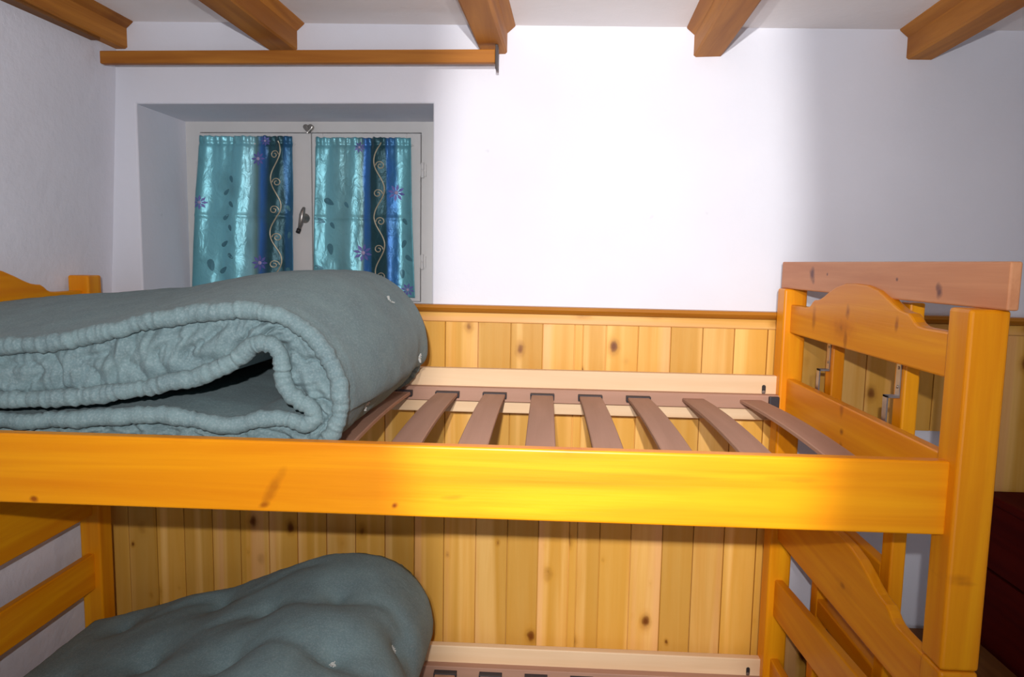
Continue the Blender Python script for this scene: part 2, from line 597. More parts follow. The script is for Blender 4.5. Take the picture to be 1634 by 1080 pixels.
# ------------------------------------------------------------------ ceiling beams
BEAM = wood('beam', 'y')
beams = [(-1.402, -1.322, 'dark brown ceiling beam running along the left wall'),
         (-0.864, -0.775, 'brown ceiling beam meeting the wall above the window centre'),
         (-0.212, -0.133, 'brown ceiling beam ending over the right end of the curtain batten'),
         (0.411, 0.493, 'brown ceiling beam above the bare white wall, second from the right'),
         (1.003, 1.077, 'brown ceiling beam at the top right corner of the picture')]
for a, b, lab in beams:
    zc = ceil_z((a + b) / 2)
    t = empty('wooden_beam', rm((a + b) / 2, -1.6, zc - 0.07), lab, 'beam', 'ceiling beams')
    WLOC[t.name] = Vector(t.location)
    zb = zc - 0.082
    bm = bmesh.new()
    rows = 14
    secs = []
    for i in range(rows + 1):
        v = -3.44 + (3.44 - 0.001) * i / rows
        j = [noise.noise(Vector((a * 7, v * 3, k * 5.1))) * 0.004 for k in range(4)]
        secs.append([bm.verts.new(rm(*p)) for p in ((a + j[0], v, zc + 0.004), (a + j[0], v, zb + 0.005 + j[1]),
                    (a + 0.006, v, zb + j[1]), (b - 0.006, v, zb + j[2]), (b + j[3], v, zb + 0.005 + j[2]), (b + j[3], v, zc + 0.004))])
    for s0, s1 in zip(secs, secs[1:]):
        for k in range(6):
            bm.faces.new((s0[k], s0[(k + 1) % 6], s1[(k + 1) % 6], s1[k]))
    bm.faces.new(secs[0]); bm.faces.new(secs[-1])
    bm_obj('timber', bm, BEAM, t)
    if a < -1.3:
        box('edge_board', (a, -3.44, zb - 0.008), (b - 0.012, -0.11, zb + 0.004), wood('bench', 'y'), t, rm, 0.002)
    for s, e in ((-1, a), (1, b)):
        if a < -1.3 and s < 0: continue
        z0 = ceil_z(e)
        prism('fillet', [(e - s * 0.004, z0 + 0.004), (e + s * 0.024, z0 + 0.004), (e + s * 0.022, z0 - 0.004), (e - s * 0.004, z0 - 0.026)],
              'y', -3.44, -0.002, BEAM, t, fr=rm)

# batten over the window
t = empty('curtain_batten', rm(-0.77, -0.09, 2.145), 'narrow brown wooden batten above the window, under two beams', 'batten')
bt = wood('beam', 'x')
bv = []
for u, zo in ((-1.346, 0.004), (-0.158, -0.001)):
    for v in (-0.100, -0.078):
        for z in (2.124, 2.161):
            bv.append(rm(u, v, z + zo))
bm = bmesh.new(); vv = [bm.verts.new(p) for p in bv]
for f in ((0, 1, 3, 2), (4, 6, 7, 5), (0, 4, 5, 1), (2, 3, 7, 6), (0, 2, 6, 4), (1, 5, 7, 3)):
    bm.faces.new([vv[i] for i in f])
bmesh.ops.recalc_face_normals(bm, faces=bm.faces)
bmesh.ops.bevel(bm, geom=bm.edges[:], offset=0.003, segments=2, profile=0.5, affect='EDGES')
bm_obj('strip', bm, bt, t)
box('end_stop', (-0.1575, -0.102, 2.106), (-0.1505, -0.076, 2.1725), plain('dark_iron', (0.06, 0.045, 0.04), 0.5, 0.3), t, rm, 0.001)

# ------------------------------------------------------------------ window
PAINT = plain('cream_paint', (0.70, 0.67, 0.64), 0.4, 0, 0.04, 18)
METAL = plain('aged_metal', (0.45, 0.42, 0.38), 0.32, 0.9, 0.2, 60)
STEEL = plain('zinc_steel', (0.52, 0.53, 0.55), 0.35, 0.85, 0.2, 60)
IRON = plain('black_iron', (0.05, 0.045, 0.045), 0.45, 0.5, 0.2, 60)
VG = 0.30     # back of the recess
win = empty('window_1', rm((WL + WR) / 2, 0.30, WB), 'small white two-leaf window set deep in the wall', None, None, 'structure')
fr = bmesh.new()
fo = 0.052
box_bm((WL, 0.285, WB), (WL + fo, 0.36, WT), rm, bm=fr)
box_bm((WR - fo - 0.045, 0.285, WB), (WR, 0.36, WT), rm, bm=fr)
box_bm((WL + fo, 0.285, WT - 0.036), (WR - fo - 0.045, 0.36, WT), rm, bm=fr)
box_bm((WL + fo, 0.285, WB), (WR - fo - 0.045, 0.36, WB + 0.02), rm, bm=fr)
bm_obj('outer_frame', fr, PAINT, win)
ZS0, ZS1 = WB + 0.022, WT - 0.040
for (ua, ub, st_l, st_r) in ((-1.2455, -0.8425, 0.034, 0.086), (-0.8395, -0.4555, 0.040, 0.048)):
    fb_ = bmesh.new()
    for A_, B_ in (((ua, 0.279, ZS0), (ua + st_l, 0.32, ZS1)), ((ub - st_r, 0.279, ZS0), (ub, 0.32, ZS1)),
                   ((ua + st_l, 0.279, ZS1 - 0.030), (ub - st_r, 0.32, ZS1)), ((ua + st_l, 0.279, ZS0), (ub - st_r, 0.32, ZS0 + 0.036))):
        box_bm(A_, B_, rm, bm=fb_, bevel=0.0015, seg=1)
    sash = bm_obj('sash', fb_, PAINT, win)
    box('pane', (ua + st_l - 0.004, 0.298, ZS0 + 0.03), (ub - st_r + 0.004, 0.302, ZS1 - 0.026), glass(), sash, rm, 0)
    # hinges on the outer side
    side = ua if ua < -1 else ub
    sgn = -1 if ua < -1 else 1
    for hz in (1.555, 1.868):
        hb = bmesh.new()
        c = rm(side + sgn * 0.008, 0.276, hz)
        lathe_bm([(0.0045, -0.026), (0.006, -0.025), (0.006, -0.002), (0.0045, -0.001), (0.0045, 0.001), (0.006, 0.002), (0.006, 0.025), (0.0045, 0.026)], c, 'z', 10, hb)
        box_bm((side + sgn * 0.008 - 0.012, 0.277, hz - 0.02), (side + sgn * 0.008 + 0.012, 0.284, hz + 0.02), rm, bm=hb)
        bm_obj('hinge', hb, PAINT, sash)
    if ua < -1:
        hb = bmesh.new()
        hc = (-0.866, 0.279, 1.700)
        # back plate
        lathe_bm([(0.0, 0.0), (0.017, 0.0), (0.016, -0.004), (0.009, -0.008), (0.008, -0.026), (0.0, -0.027)], rm(*hc), 'y', 20, hb)
        pts = [rm(hc[0] + du, hc[1] - 0.026 - dv, hc[2] + dz) for du, dv, dz in
               ((0.006, 0.0, 0.036), (0.004, 0.004, 0.026), (0.001, 0.006, 0.010), (-0.002, 0.006, -0.008), (-0.007, 0.004, -0.026), (-0.013, 0.001, -0.042))]
        tube_bm(pts, 0.0085, 10, hb, rad=lambda i, k: (0.55, 0.85, 1.15, 1.1, 0.85, 0.6)[i])
        hd = bm_obj('handle', hb, METAL, sash, smooth=True)
        bm_obj('handle_tip', tube_bm([pts[-1] + Vector((0.001, 0, 0.004)), pts[-1] + Vector((-0.005, 0.001, -0.010))], 0.0075, 10), IRON, sash, smooth=True)
# heart-shaped catch at the top of the frame
heart = []
for k in range(28):
    a = 2 * math.pi * k / 28
    heart.append((-0.849 + 0.0011 * 16 * math.sin(a) ** 3,
                  2.008 + 0.0011 * (13 * math.cos(a) - 5 * math.cos(2 * a) - 2 * math.cos(3 * a) - math.cos(4 * a))))
prism('catch', heart, 'y', 0.266, 0.2855, METAL, win, fr=rm, bevel=0.003)

# ------------------------------------------------------------------ sash curtains
def satin(name, stops):
    m = bpy.data.materials.new(name)
    nt, N, L, B = nodes_of(m)
    uv = N.new('ShaderNodeUVMap')
    sp = N.new('ShaderNodeSeparateXYZ'); L.new(uv.outputs[0], sp.inputs[0])
    wob = N.new('ShaderNodeTexNoise'); wob.inputs['Scale'].default_value = 6
    L.new(uv.outputs[0], wob.inputs['Vector'])
    s = math_node(nt, 'ADD', sp.outputs[0], math_node(nt, 'MULTIPLY', math_node(nt, 'SUBTRACT', wob.outputs[0], 0.5), 0.03))
    col = ramp(nt, s, stops)
    n2 = N.new('ShaderNodeTexNoise'); n2.inputs['Scale'].default_value = 4.5
    n2.inputs['Detail'].default_value = 2; n2.inputs['Distortion'].default_value = 0.5
    L.new(uv.outputs[0], n2.inputs['Vector'])
    col = mix_col(nt, ramp(nt, n2.outputs[0], [(0.48, 0.0), (0.72, 0.40)]), col, (0.07, 0.20, 0.24))
    L.new(col, B.inputs['Base Color'])
    B.inputs['Metallic'].default_value = 0.35
    B.inputs['Roughness'].default_value = 0.38
    B.inputs['Sheen Weight'].default_value = 0.4
    wv = N.new('ShaderNodeTexNoise'); wv.inputs['Scale'].default_value = 14
    wv.inputs['Detail'].default_value = 4; wv.inputs['Distortion'].default_value = 0.8
    L.new(uv.outputs[0], wv.inputs['Vector'])
    bump = N.new('ShaderNodeBump'); bump.inputs['Strength'].default_value = 0.5
    bump.inputs['Distance'].default_value = 0.006
    L.new(wv.outputs[0], bump.inputs['Height'])
    L.new(bump.outputs[0], B.inputs['Normal'])
    tl = N.new('ShaderNodeBsdfTranslucent'); L.new(col, tl.inputs[0])
    mx = N.new('ShaderNodeMixShader'); mx.inputs[0].default_value = 0.22
    L.new(B.outputs[0], mx.inputs[1]); L.new(tl.outputs[0], mx.inputs[2])
    L.new(mx.outputs[0], N['Material Output'].inputs['Surface'])
    return m


TEAL = (0.25, 0.64, 0.72); TEAL2 = (0.15, 0.44, 0.50); DEEP = (0.012, 0.075, 0.095); BLUE = (0.04, 0.20, 0.58); GREEN = (0.17, 0.32, 0.30)
GOLD = plain('gold_thread', (0.50, 0.43, 0.30), 0.45, 0.25)
PURPLE = plain('violet_print', (0.15, 0.15, 0.46), 0.5, 0.1)
PINK = plain('lilac_print', (0.45, 0.36, 0.55), 0.5, 0.1)
LEAFC = plain('teal_leaf_print', (0.08, 0.24, 0.30), 0.4, 0.3)


def make_curtain(idx, utl, utr, ubl, ubr, zt, zb, stops, label, vine_s, flowers, leaves):
    V0 = 0.262
    def surf(s, t, lift=0.0):
        ul = utl + (ubl - utl) * t; ur = utr + (ubr - utr) * t
        u = ul + (ur - ul) * s
        z = zt + (zb - zt) * t
        f = 0.0065 * math.sin(2 * math.pi * (2.6 * s + 0.22 * math.sin(2.5 * t + idx) + 0.35 * t * (s - 0.5)) + idx * 1.7) * (0.35 + 0.65 * min(1, t * 2.5))
        f += 0.0034 * math.sin(2 * math.pi * (4.7 * s + 0.5 * t * (s - 0.4)) + 3 * t + idx) * (1 - 0.4 * t)
        f += 0.0035 * math.sin(2 * math.pi * 13 * s + 2.0 * noise.noise(Vector((s * 9, 0, idx)))) * math.exp(-t * 14)
        f += 0.004 * noise.noise(Vector((s * 5, t * 4, idx * 3.3)))
        f += 0.0022 * math.exp(-((t - 0.50) / 0.012) ** 2)          # pressed crease
        f -= 0.004 * math.exp(-((t - 0.045) / 0.012) ** 2)          # rod casing
        return rm(u, V0 - f - lift, z)
    root = empty('sash_curtain', rm((ubl + ubr) / 2, V0, zb), label, 'curtain', 'satin curtains on the window leaves')
    ns, nt_ = 110, 120
    V, Fc, UV = [], [], []
    for j in range(nt_ + 1):
        for i in range(ns + 1):
            s, t = i / ns, j / nt_
            p = surf(s, t)
            if j == 0:
                p.z += 0.004 * noise.noise(Vector((s * 30, idx, 0)))
            V.append(p); UV.append((s, 1 - t))
    for j in range(nt_):
        for i in range(ns):
            a = j * (ns + 1) + i
            Fc.append((a, a + 1, a + ns + 2, a + ns + 1))
    me = bpy.data.meshes.new('fabric')
    me.from_pydata([tuple(p) for p in V], [], Fc)
    ul = me.uv_layers.new(name='UVMap')
    for lp in me.loops:
        ul.data[lp.index].uv = UV[lp.vertex_index]
    fab = link_mesh('fabric', me, satin('satin_%d' % idx, stops), root, smooth=True)
    md = fab.modifiers.new('thickness', 'SOLIDIFY'); md.thickness = 0.0012
    # rod threaded through the top hem
    bm_obj('rod', tube_bm([surf(-0.02, 0.045, -0.0115), surf(0.5, 0.045, -0.0115), surf(1.02, 0.045, -0.0115)], 0.003, 8), PAINT, root)
    # scrolling vine with spirals
    bm = bmesh.new()
    n = 150
    H = zt - zb; Wd = utr - utl
    def ctr(t):
        return vine_s + 0.052 * math.sin(2 * math.pi * (t * H / 0.19) + idx * 2.1)
    tube_bm([surf(ctr(0.03 + 0.96 * k / n), 0.03 + 0.96 * k / n, 0.0012) for k in range(n + 1)], 0.0024, 6, bm)
    tt = 0.02 + (0.0475 - (idx * 2.1 / (2 * math.pi) * 0.19) % 0.095) / H
    k = 0
    while tt < 0.98:
        side = 1 if math.sin(2 * math.pi * (tt * H / 0.19) + idx * 2.1) > 0 else -1
        if tt > 0.03:
            cs, ct = ctr(tt) - side * 0.062, tt + 0.008
            sp = []
            for q in range(26):
                a = q / 25 * 2.6 * math.pi
                r = 0.0155 * (1 - q / 25 * 0.75)
                sp.append(surf(cs + side * r * math.cos(a) / Wd, ct - r * math.sin(a) / H, 0.0012))
            tube_bm(sp, 0.0020, 6, bm)
        tt += 0.095 / H; k += 1
    bm_obj('vine', bm, GOLD, root)
    for (fs, ft, fr_) in flowers:
        bm = bmesh.new()
        for q in range(8):
            a = 2 * math.pi * q / 8 + idx
            pet = []
            for (rr, da) in ((0.15, 0), (0.6, 0.30), (1.0, 0.0), (0.6, -0.30)):
                s_ = fs + fr_ * rr * math.cos(a + da) / Wd
                t_ = ft + fr_ * rr * math.sin(a + da) / H
                pet.append(bm.verts.new(surf(min(max(s_, 0.0), 1.0), min(max(t_, 0), 1), 0.0022)))
            bm.faces.new(pet)
        fl = bm_obj('flower', bm, PURPLE, root)
        bm = bmesh.new()
        c = surf(fs, ft, 0.003)
        lathe_bm([(0.0, 0.001), (fr_ * 0.22, 0.0), (fr_ * 0.14, -0.0012), (0.0, -0.0016)], c, 'y', 10, bm)
        bm_obj('flower_eye', bm, PINK, fl)
    for (ls, lt, lr, la) in leaves:
        bm = bmesh.new(); pet = []
        for q in range(12):
            a = 2 * math.pi * q / 12
            x, y = lr * math.cos(a), lr * 0.5 * math.sin(a) * (1 - 0.35 * math.cos(a))
            xr, yr = x * math.cos(la) - y * math.sin(la), x * math.sin(la) + y * math.cos(la)
            pet.append(bm.verts.new(surf(min(max(ls + xr / Wd, 0), 1), min(max(lt + yr / H, 0), 1), 0.0015)))
        c = bm.verts.new(surf(ls, lt, 0.0016))
        for q in range(12):
            bm.faces.new((pet[q], pet[(q + 1) % 12], c))
        bm_obj('leaf', bm, LEAFC, root)
    return root


make_curtain(0, -1.237, -0.904, -1.281, -0.906, 1.979, 1.432,
             [(0.0, TEAL2), (0.12, TEAL), (0.45, TEAL), (0.58, (0.34, 0.66, 0.72)), (0.63, GREEN), (0.68, BLUE), (0.73, (0.02, 0.10, 0.24)), (0.76, DEEP), (0.90, DEEP), (0.93, (0.02, 0.13, 0.30)), (1.0, (0.03, 0.16, 0.27))],
             'teal satin curtain on the left window leaf, blue band at its right edge', 0.83,
             [(0.64, 0.14, 0.026), (0.67, 0.80, 0.030), (0.05, 0.42, 0.026), (0.72, 0.03, 0.018)],
             [(0.36, 0.27, 0.013, 1.2), (0.31, 0.35, 0.013, -0.9), (0.37, 0.43, 0.013, 0.9), (0.32, 0.51, 0.014, -0.7), (0.37, 0.58, 0.012, 1.2), (0.31, 0.68, 0.015, -0.7), (0.38, 0.76, 0.013, 0.8), (0.30, 0.85, 0.016, -0.8), (0.18, 0.82, 0.022, 1.3), (0.36, 0.94, 0.016, 0.3), (0.95, 0.45, 0.012, 1.0), (0.96, 0.62, 0.012, 1.8), (0.95, 0.85, 0.014, 1.2)])
make_curtain(1, -0.817, -0.486, -0.832, -0.470, 1.975, 1.430,
             [(0.0, TEAL2), (0.10, TEAL), (0.30, (0.24, 0.52, 0.56)), (0.42, TEAL), (0.48, GREEN), (0.51, BLUE), (0.565, (0.03, 0.17, 0.42)), (0.585, DEEP), (0.73, DEEP), (0.75, BLUE), (0.83, (0.04, 0.22, 0.5)), (0.87, TEAL), (1.0, TEAL2)],
             'teal satin curtain on the right window leaf, blue band down its middle', 0.665,
             [(0.49, 0.72, 0.032), (0.84, 0.34, 0.030), (0.46, 0.06, 0.020), (0.93, 0.95, 0.024)],
             [(0.14, 0.40, 0.020, 0.5), (0.05, 0.52, 0.018, 0.3), (0.18, 0.55, 0.013, 1.0), (0.16, 0.70, 0.020, 1.4), (0.05, 0.82, 0.016, 0.2), (0.14, 0.86, 0.017, 0.0), (0.33, 0.42, 0.012, 1.0), (0.92, 0.52, 0.013, 1.0), (0.90, 0.66, 0.015, 2.0), (0.95, 0.75, 0.015, 0.7), (0.88, 0.85, 0.016, 1.5)])

# ------------------------------------------------------------------ bunk bed
PW = 0.063
XL0, XR0 = -1.405, 0.665           # left faces of the end posts
YF, YB = 1.151, 2.032              # front faces of the front and rear posts
ZJ, ZTOP = 0.898, 1.499            # where the upper bed stands on the lower, post tops
bunk = empty('bunk_bed', (-0.34, 1.62, 0.0), 'honey pine bunk bed with slatted bases against the panelled wall', 'bunk bed')
HZ, HY, HX = wood('honey', 'z'), wood('honey', 'y'), wood('honey', 'x')
RAWX = wood('raw', 'x')
for x in (XL0, XR0):
    for y in (YF, YB):
        pm = HZ
        if x > 0 and y < 1.5:
            pm = wood('honey', 'z', spots=[(-0.012, -0.140, 0.020, 0.012, 0.0, 0.40), (-0.008, -0.148, 0.026, 0.006, 0.0, 0.30)], name='_post')
        box('post', (x, y, ZJ + 0.0008), (x + PW, y + PW, ZTOP), pm, bunk, bevel=0.006, seg=3)
        box('post', (x, y, 0.0), (x + PW, y + PW, ZJ - 0.0008), HZ, bunk, bevel=0.006, seg=3)
XA, XB = XL0 + PW - 0.002, XR0 + 0.002
# side rails: front honey varnished, rear pale, on both levels
YRB = 2.060
for zt in (1.248, 0.389):
    rail_m = HX
    if zt > 1:
        rx, rz = (XA + XB) / 2, zt - 0.0625
        rail_m = wood('honey', 'x', spots=[(SX - rx, SZ - rz, ra, rb, an, st) for SX, SZ, ra, rb, an, st in (
            (-0.464, 1.165, 0.050, 0.011, 1.05, 0.45), (-0.480, 1.135, 0.014, 0.007, 0.3, 0.7), (-0.252, 1.142, 0.009, 0.007, 0.8, 1.0),
            (-0.891, 1.132, 0.010, 0.007, 0.0, 0.9), (-0.151, 1.160, 0.030, 0.006, 0.1, 0.25), (0.42, 1.21, 0.06, 0.006, 0.0, 0.25))], name='_rail')
    box('side_rail', (XA, 1.173, zt - 0.125), (XB, 1.198, zt), rail_m, bunk, bevel=0.004, seg=3)
    rail = box('side_rail', (XA, YRB, zt - 0.130), (XB, YRB + 0.025, zt), RAWX, bunk, bevel=0.003)
    # oval recess of the bolt with a dark barrel nut in it
    c = Vector((0.630, YRB - 0.0005, zt - 0.040))
    slot = [(c.x + 0.0055 * math.cos(q * math.pi / 10), c.z + (0.008 if q <= 10 else -0.008) + 0.0055 * math.sin(q * math.pi / 10)) for q in range(21)]
    prism('bolt_slot', slot, 'y', YRB - 0.0008, YRB + 0.002, IRON, rail)
    bm_obj('barrel_nut', lathe_bm([(0.0, 0.0), (0.0052, 0.0), (0.0046, -0.0012), (0.0, -0.0014)], c + Vector((0, 0, -0.007)), 'y', 14), METAL, rail)
    # ledges the slats rest on
    box('slat_support', (XA, 2.034, zt - 0.092), (XB, YRB + 0.0005, zt - 0.052), wood('slat', 'x'), bunk, bevel=0.002)
    box('slat_support', (XA, 1.1975, zt - 0.092), (XB, 1.224, zt - 0.052), wood('slat', 'x'), bunk, bevel=0.002)
    box('corner_block', (0.636, 2.020, zt - 0.088), (0.6645, 2.034, zt - 0.054), plain('black_plastic', (0.03, 0.028, 0.035), 0.45), bunk, bevel=0.003)

SLATM = wood('slat', 'y')
PLASTIC = plain('black_plastic', (0.03, 0.028, 0.035), 0.45)
slat_x = [-1.239, -1.102, -0.965, -0.828, -0.691, -0.554, -0.417, -0.280, -0.143, -0.006, 0.131, 0.268, 0.425, 0.588]
smesh = None
cmesh = None


def slat_mesh():
    bm = bmesh.new()
    n = 14; w = 0.031; th = 0.009
    secs = []
    for i in range(n + 1):
        y = -0.405 + 0.81 * i / n
        a = 0.014 * (1 - (y / 0.405) ** 2)
        secs.append([bm.verts.new((sx, y, a + dz)) for sx, dz in ((-w, -th / 2), (-w, th / 2 - 0.002), (-w + 0.002, th / 2), (w - 0.002, th / 2), (w, th / 2 - 0.002), (w, -th / 2))])
    for s0, s1 in zip(secs, secs[1:]):
        for k in range(6):
            bm.faces.new((s0[k], s0[(k + 1) % 6], s1[(k + 1) % 6], s1[k]))
    bm.faces.new(secs[0]); bm.faces.new(secs[-1])
    bmesh.ops.recalc_face_normals(bm, faces=bm.faces)
    me = bpy.data.meshes.new('slat'); bm.to_mesh(me); bm.free()
    me.materials.append(SLATM)
    return me


def holder_mesh():
    """plastic sleeve round the end of a slat"""
    bm = bmesh.new()
    w = 0.0345
    box_bm((-w, -0.014, 0.0048), (w, 0.008, 0.0085), bm=bm, bevel=0.001, seg=1)
    box_bm((-w, -0.014, -0.0080), (w, 0.008, -0.0050), bm=bm, bevel=0.001, seg=1)
    box_bm((-w, -0.014, -0.0075), (-w + 0.003, 0.008, 0.008), bm=bm, bevel=0.001, seg=1)
    box_bm((w - 0.003, -0.014, -0.0075), (w, 0.008, 0.008), bm=bm, bevel=0.001, seg=1)
    me = bpy.data.meshes.new('slat_holder'); bm.to_mesh(me); bm.free()
    me.materials.append(PLASTIC)
    return me


smesh, cmesh = slat_mesh(), holder_mesh()
BL = Vector(bunk.location)
for zt in (1.248, 0.389):
    for i, x in enumerate(slat_x):
        o = bpy.data.objects.new('slat', smesh)
        COL.objects.link(o); o.parent = bunk
        o.location = Vector((x, 1.629, zt - 0.071)) - BL
        if i < 12:
            for sy, rz in ((0.397, 0), (-0.397, math.pi)):
                h = bpy.data.objects.new('slat_holder', cmesh)
                COL.objects.link(h); h.parent = o
                h.location = (0, sy, 0); h.rotation_euler.z = rz

# end boards: shaped top board with a hump, plain boards under it
half = [(0.0, 0.071), (0.06, 0.069), (0.11, 0.060), (0.15, 0.046), (0.18, 0.034), (0.205, 0.026), (0.225, 0.023), (0.240, 0.022),
        (0.252, 0.016), (0.264, 0.007), (0.278, 0.002), (0.300, 0.0), (0.4102, 0.0)]
YM = (YF + PW + YB) / 2


def shaped(zend, zbot, x, parent, mat):
    prof = [(YM + d, zend + h) for d, h in half[::-1]] + [(YM - d, zend + h) for d, h in half[1:]]
    prof = prof + [(YF + PW - 0.001, zbot), (YB + 0.001, zbot)]
    return prism('headboard', prof, 'x', x, x + 0.024, mat, parent, bevel=0.004)


for x in (XL0 + 0.019, XR0 + 0.019):
    m1 = m2 = m3 = HY
    if x > 0:
        m1 = wood('honey', 'y', spots=[(y - YM, z - 1.451, ra, rb, 0.0, st) for y, z, ra, rb, st in (
            (1.856, 1.432, 0.016, 0.040, 0.55), (1.653, 1.462, 0.014, 0.020, 0.75), (1.657, 1.395, 0.013, 0.030, 0.65), (1.424, 1.452, 0.010, 0.018, 0.7))], name='_head')
        m2 = wood('honey', 'y', spots=[(y - YM, z - 1.1845, ra, rb, 0.0, st) for y, z, ra, rb, st in (
            (1.652, 1.232, 0.014, 0.022, 0.55), (1.643, 1.186, 0.013, 0.010, 0.9), (1.643, 1.150, 0.012, 0.016, 0.6))], name='_end')
        m3 = wood('honey', 'y', spots=[(1.58 - YM, 0.845 - 0.8605, 0.016, 0.009, 0.0, 0.7), (1.575 - YM, 0.842 - 0.8605, 0.07, 0.028, 0.0, 0.15)], name='_low')
    shaped(1.455, 1.376, x, bunk, m1)
    box('end_board', (x, YF + PW - 0.001, 1.123), (x + 0.024, YB + 0.001, 1.246), m2, bunk, bevel=0.004, seg=3)
    shaped(0.877, 0.773, x, bunk, m3)
    # middle board of the lower end; it climbs a little towards the front on the right
    dz = 0.055 if x > 0 else 0.006
    bm = bmesh.new(); vv = []
    for xx in (x, x + 0.024):
        for yy, d in ((YF + PW - 0.001, dz), (YB + 0.001, 0.0)):
            for zz in (0.540, 0.652):
                vv.append(bm.verts.new((xx, yy, zz + d)))
    for f in ((0, 1, 3, 2), (4, 6, 7, 5), (0, 4, 5, 1), (2, 3, 7, 6), (0, 2, 6, 4), (1, 5, 7, 3)):
        bm.faces.new([vv[i] for i in f])
    bmesh.ops.recalc_face_normals(bm, faces=bm.faces)
    bmesh.ops.bevel(bm, geom=bm.edges[:], offset=0.004, segments=3, profile=0.5, affect='EDGES')
    bm_obj('end_board', bm, HY, bunk)
    box('end_board', (x, YF + PW - 0.001, 0.264), (x + 0.024, YB + 0.001, 0.410), HY, bunk, bevel=0.004, seg=3)

# loose plank lying on edge across the right-hand posts
a_, b_ = Vector((0.677, 2.105, 0)), Vector((0.705, 1.128, 0))
dr = (b_ - a_).normalized(); nr = Vector((-dr.y, dr.x, 0))
if nr.x < 0: nr = -nr


def plank_fr(s, t, z):
    p = a_ + dr * s + nr * t
    return Vector((p.x, p.y, z))


tag(box('plank', (0, 0, ZTOP), ((b_ - a_).length, 0.019, 1.5745),
        wood('plank', 'y', spots=[(1.886 - 1.6165, 0.006, 0.018, 0.020, 0.0, 0.9), (1.875 - 1.6165, -0.012, 0.012, 0.012, 0.0, 0.6), (1.792 - 1.6165, 0.007, 0.006, 0.005, 0.0, 0.9),
             (1.46 - 1.6165, 0.002, 0.006, 0.005, 0.0, 0.9), (1.311 - 1.6165, -0.018, 0.012, 0.013, 0.4, 0.9), (1.318 - 1.6165, -0.008, 0.008, 0.010, 0.4, 0.7)], name='_loose'), fr=plank_fr, bevel=0.0035, seg=3),
    'reddish knotty plank lying on edge across the two right bunk posts', 'plank')

# ------------------------------------------------------------------ ladder hanging outside the right end
lad = empty('bunk_ladder', (0.757, 1.69, 0), 'pine bunk ladder with steel hooks behind the right end of the bunk', 'ladder')
SX0, SX1 = 0.740, 0.771
for y0, y1, zt in ((1.862, 1.906, 1.455), (1.490, 1.534, 1.492)):
    box('stile', (SX0, y0, 0.0), (SX1, y1, zt), HZ, lad, bevel=0.004, seg=2)
    # strap screwed to the stile, arm towards the bed, tip turned down
    ym = (y0 + y1) / 2
    bm = bmesh.new()
    box_bm((SX0 - 0.003, ym - 0.010, 1.295), (SX0 - 0.0003, ym + 0.010, 1.375), bm=bm, bevel=0.0008, seg=1)
    box_bm((SX0 - 0.027, ym - 0.010, 1.292), (SX0 - 0.0003, ym + 0.010, 1.297), bm=bm, bevel=0.0008, seg=1)
    box_bm((SX0 - 0.027, ym - 0.010, 1.235), (SX0 - 0.0235, ym + 0.010, 1.297), bm=bm, bevel=0.0008, seg=1)
    hk = bm_obj('hook', bm, STEEL, lad)
    for zz in (1.315, 1.355):
        bm_obj('screw', lathe_bm([(0.0, 0.0), (0.004, 0.0), (0.003, -0.0015), (0.0, -0.002)], (SX0 - 0.003, ym, zz), 'x', 10), METAL, hk)
for z in (0.15, 0.39, 0.63, 0.87, 1.11):
    box('rung', (SX0 + 0.001, 1.533, z), (SX1 - 0.001, 1.863, z + 0.05), HY, lad, bevel=0.004)


# ------------------------------------------------------------------ folded mattresses
def smooth01(x):
    x = max(0.0, min(1.0, x))
    return x * x * (3 - 2 * x)


def catmull(pts, n):
    """n+1 points evenly spaced along a smooth curve through pts"""
    P = [Vector(p) for p in pts]
    dense = []
    for i in range(len(P) - 1):
        p0 = P[max(i - 1, 0)]; p1 = P[i]; p2 = P[i + 1]; p3 = P[min(i + 2, len(P) - 1)]
        for k in range(24):
            t = k / 24
            dense.append(0.5 * ((2 * p1) + (p2 - p0) * t + (2 * p0 - 5 * p1 + 4 * p2 - p3) * t * t + (3 * p1 - p0 - 3 * p2 + p3) * t ** 3))
    dense.append(P[-1])
    L_ = [0.0]
    for a, b in zip(dense, dense[1:]):
        L_.append(L_[-1] + (b - a).length)
    out = []
    j = 0
    for i in range(n + 1):
        d = L_[-1] * i / n
        while j < len(L_) - 2 and L_[j + 1] < d: j += 1
        f = (d - L_[j]) / max(1e-9, L_[j + 1] - L_[j])
        out.append(dense[j].lerp(dense[j + 1], min(1, f)))
    return out


def seam(parts, counts):
    out = []
    for pts, n in zip(parts, counts):
        c = catmull([(x, 0, z) for x, z in pts], n)
        out += c if not out else c[1:]
    return out


def normals2d(path, closed_out=1):
    res = []
    for i in range(len(path)):
        t = path[min(i + 2, len(path) - 1)] - path[max(i - 2, 0)]
        n = Vector((-t.z, 0, t.x))
        res.append(n.normalized() if n.length > 1e-9 else Vector((0, 0, 1)))
    return res


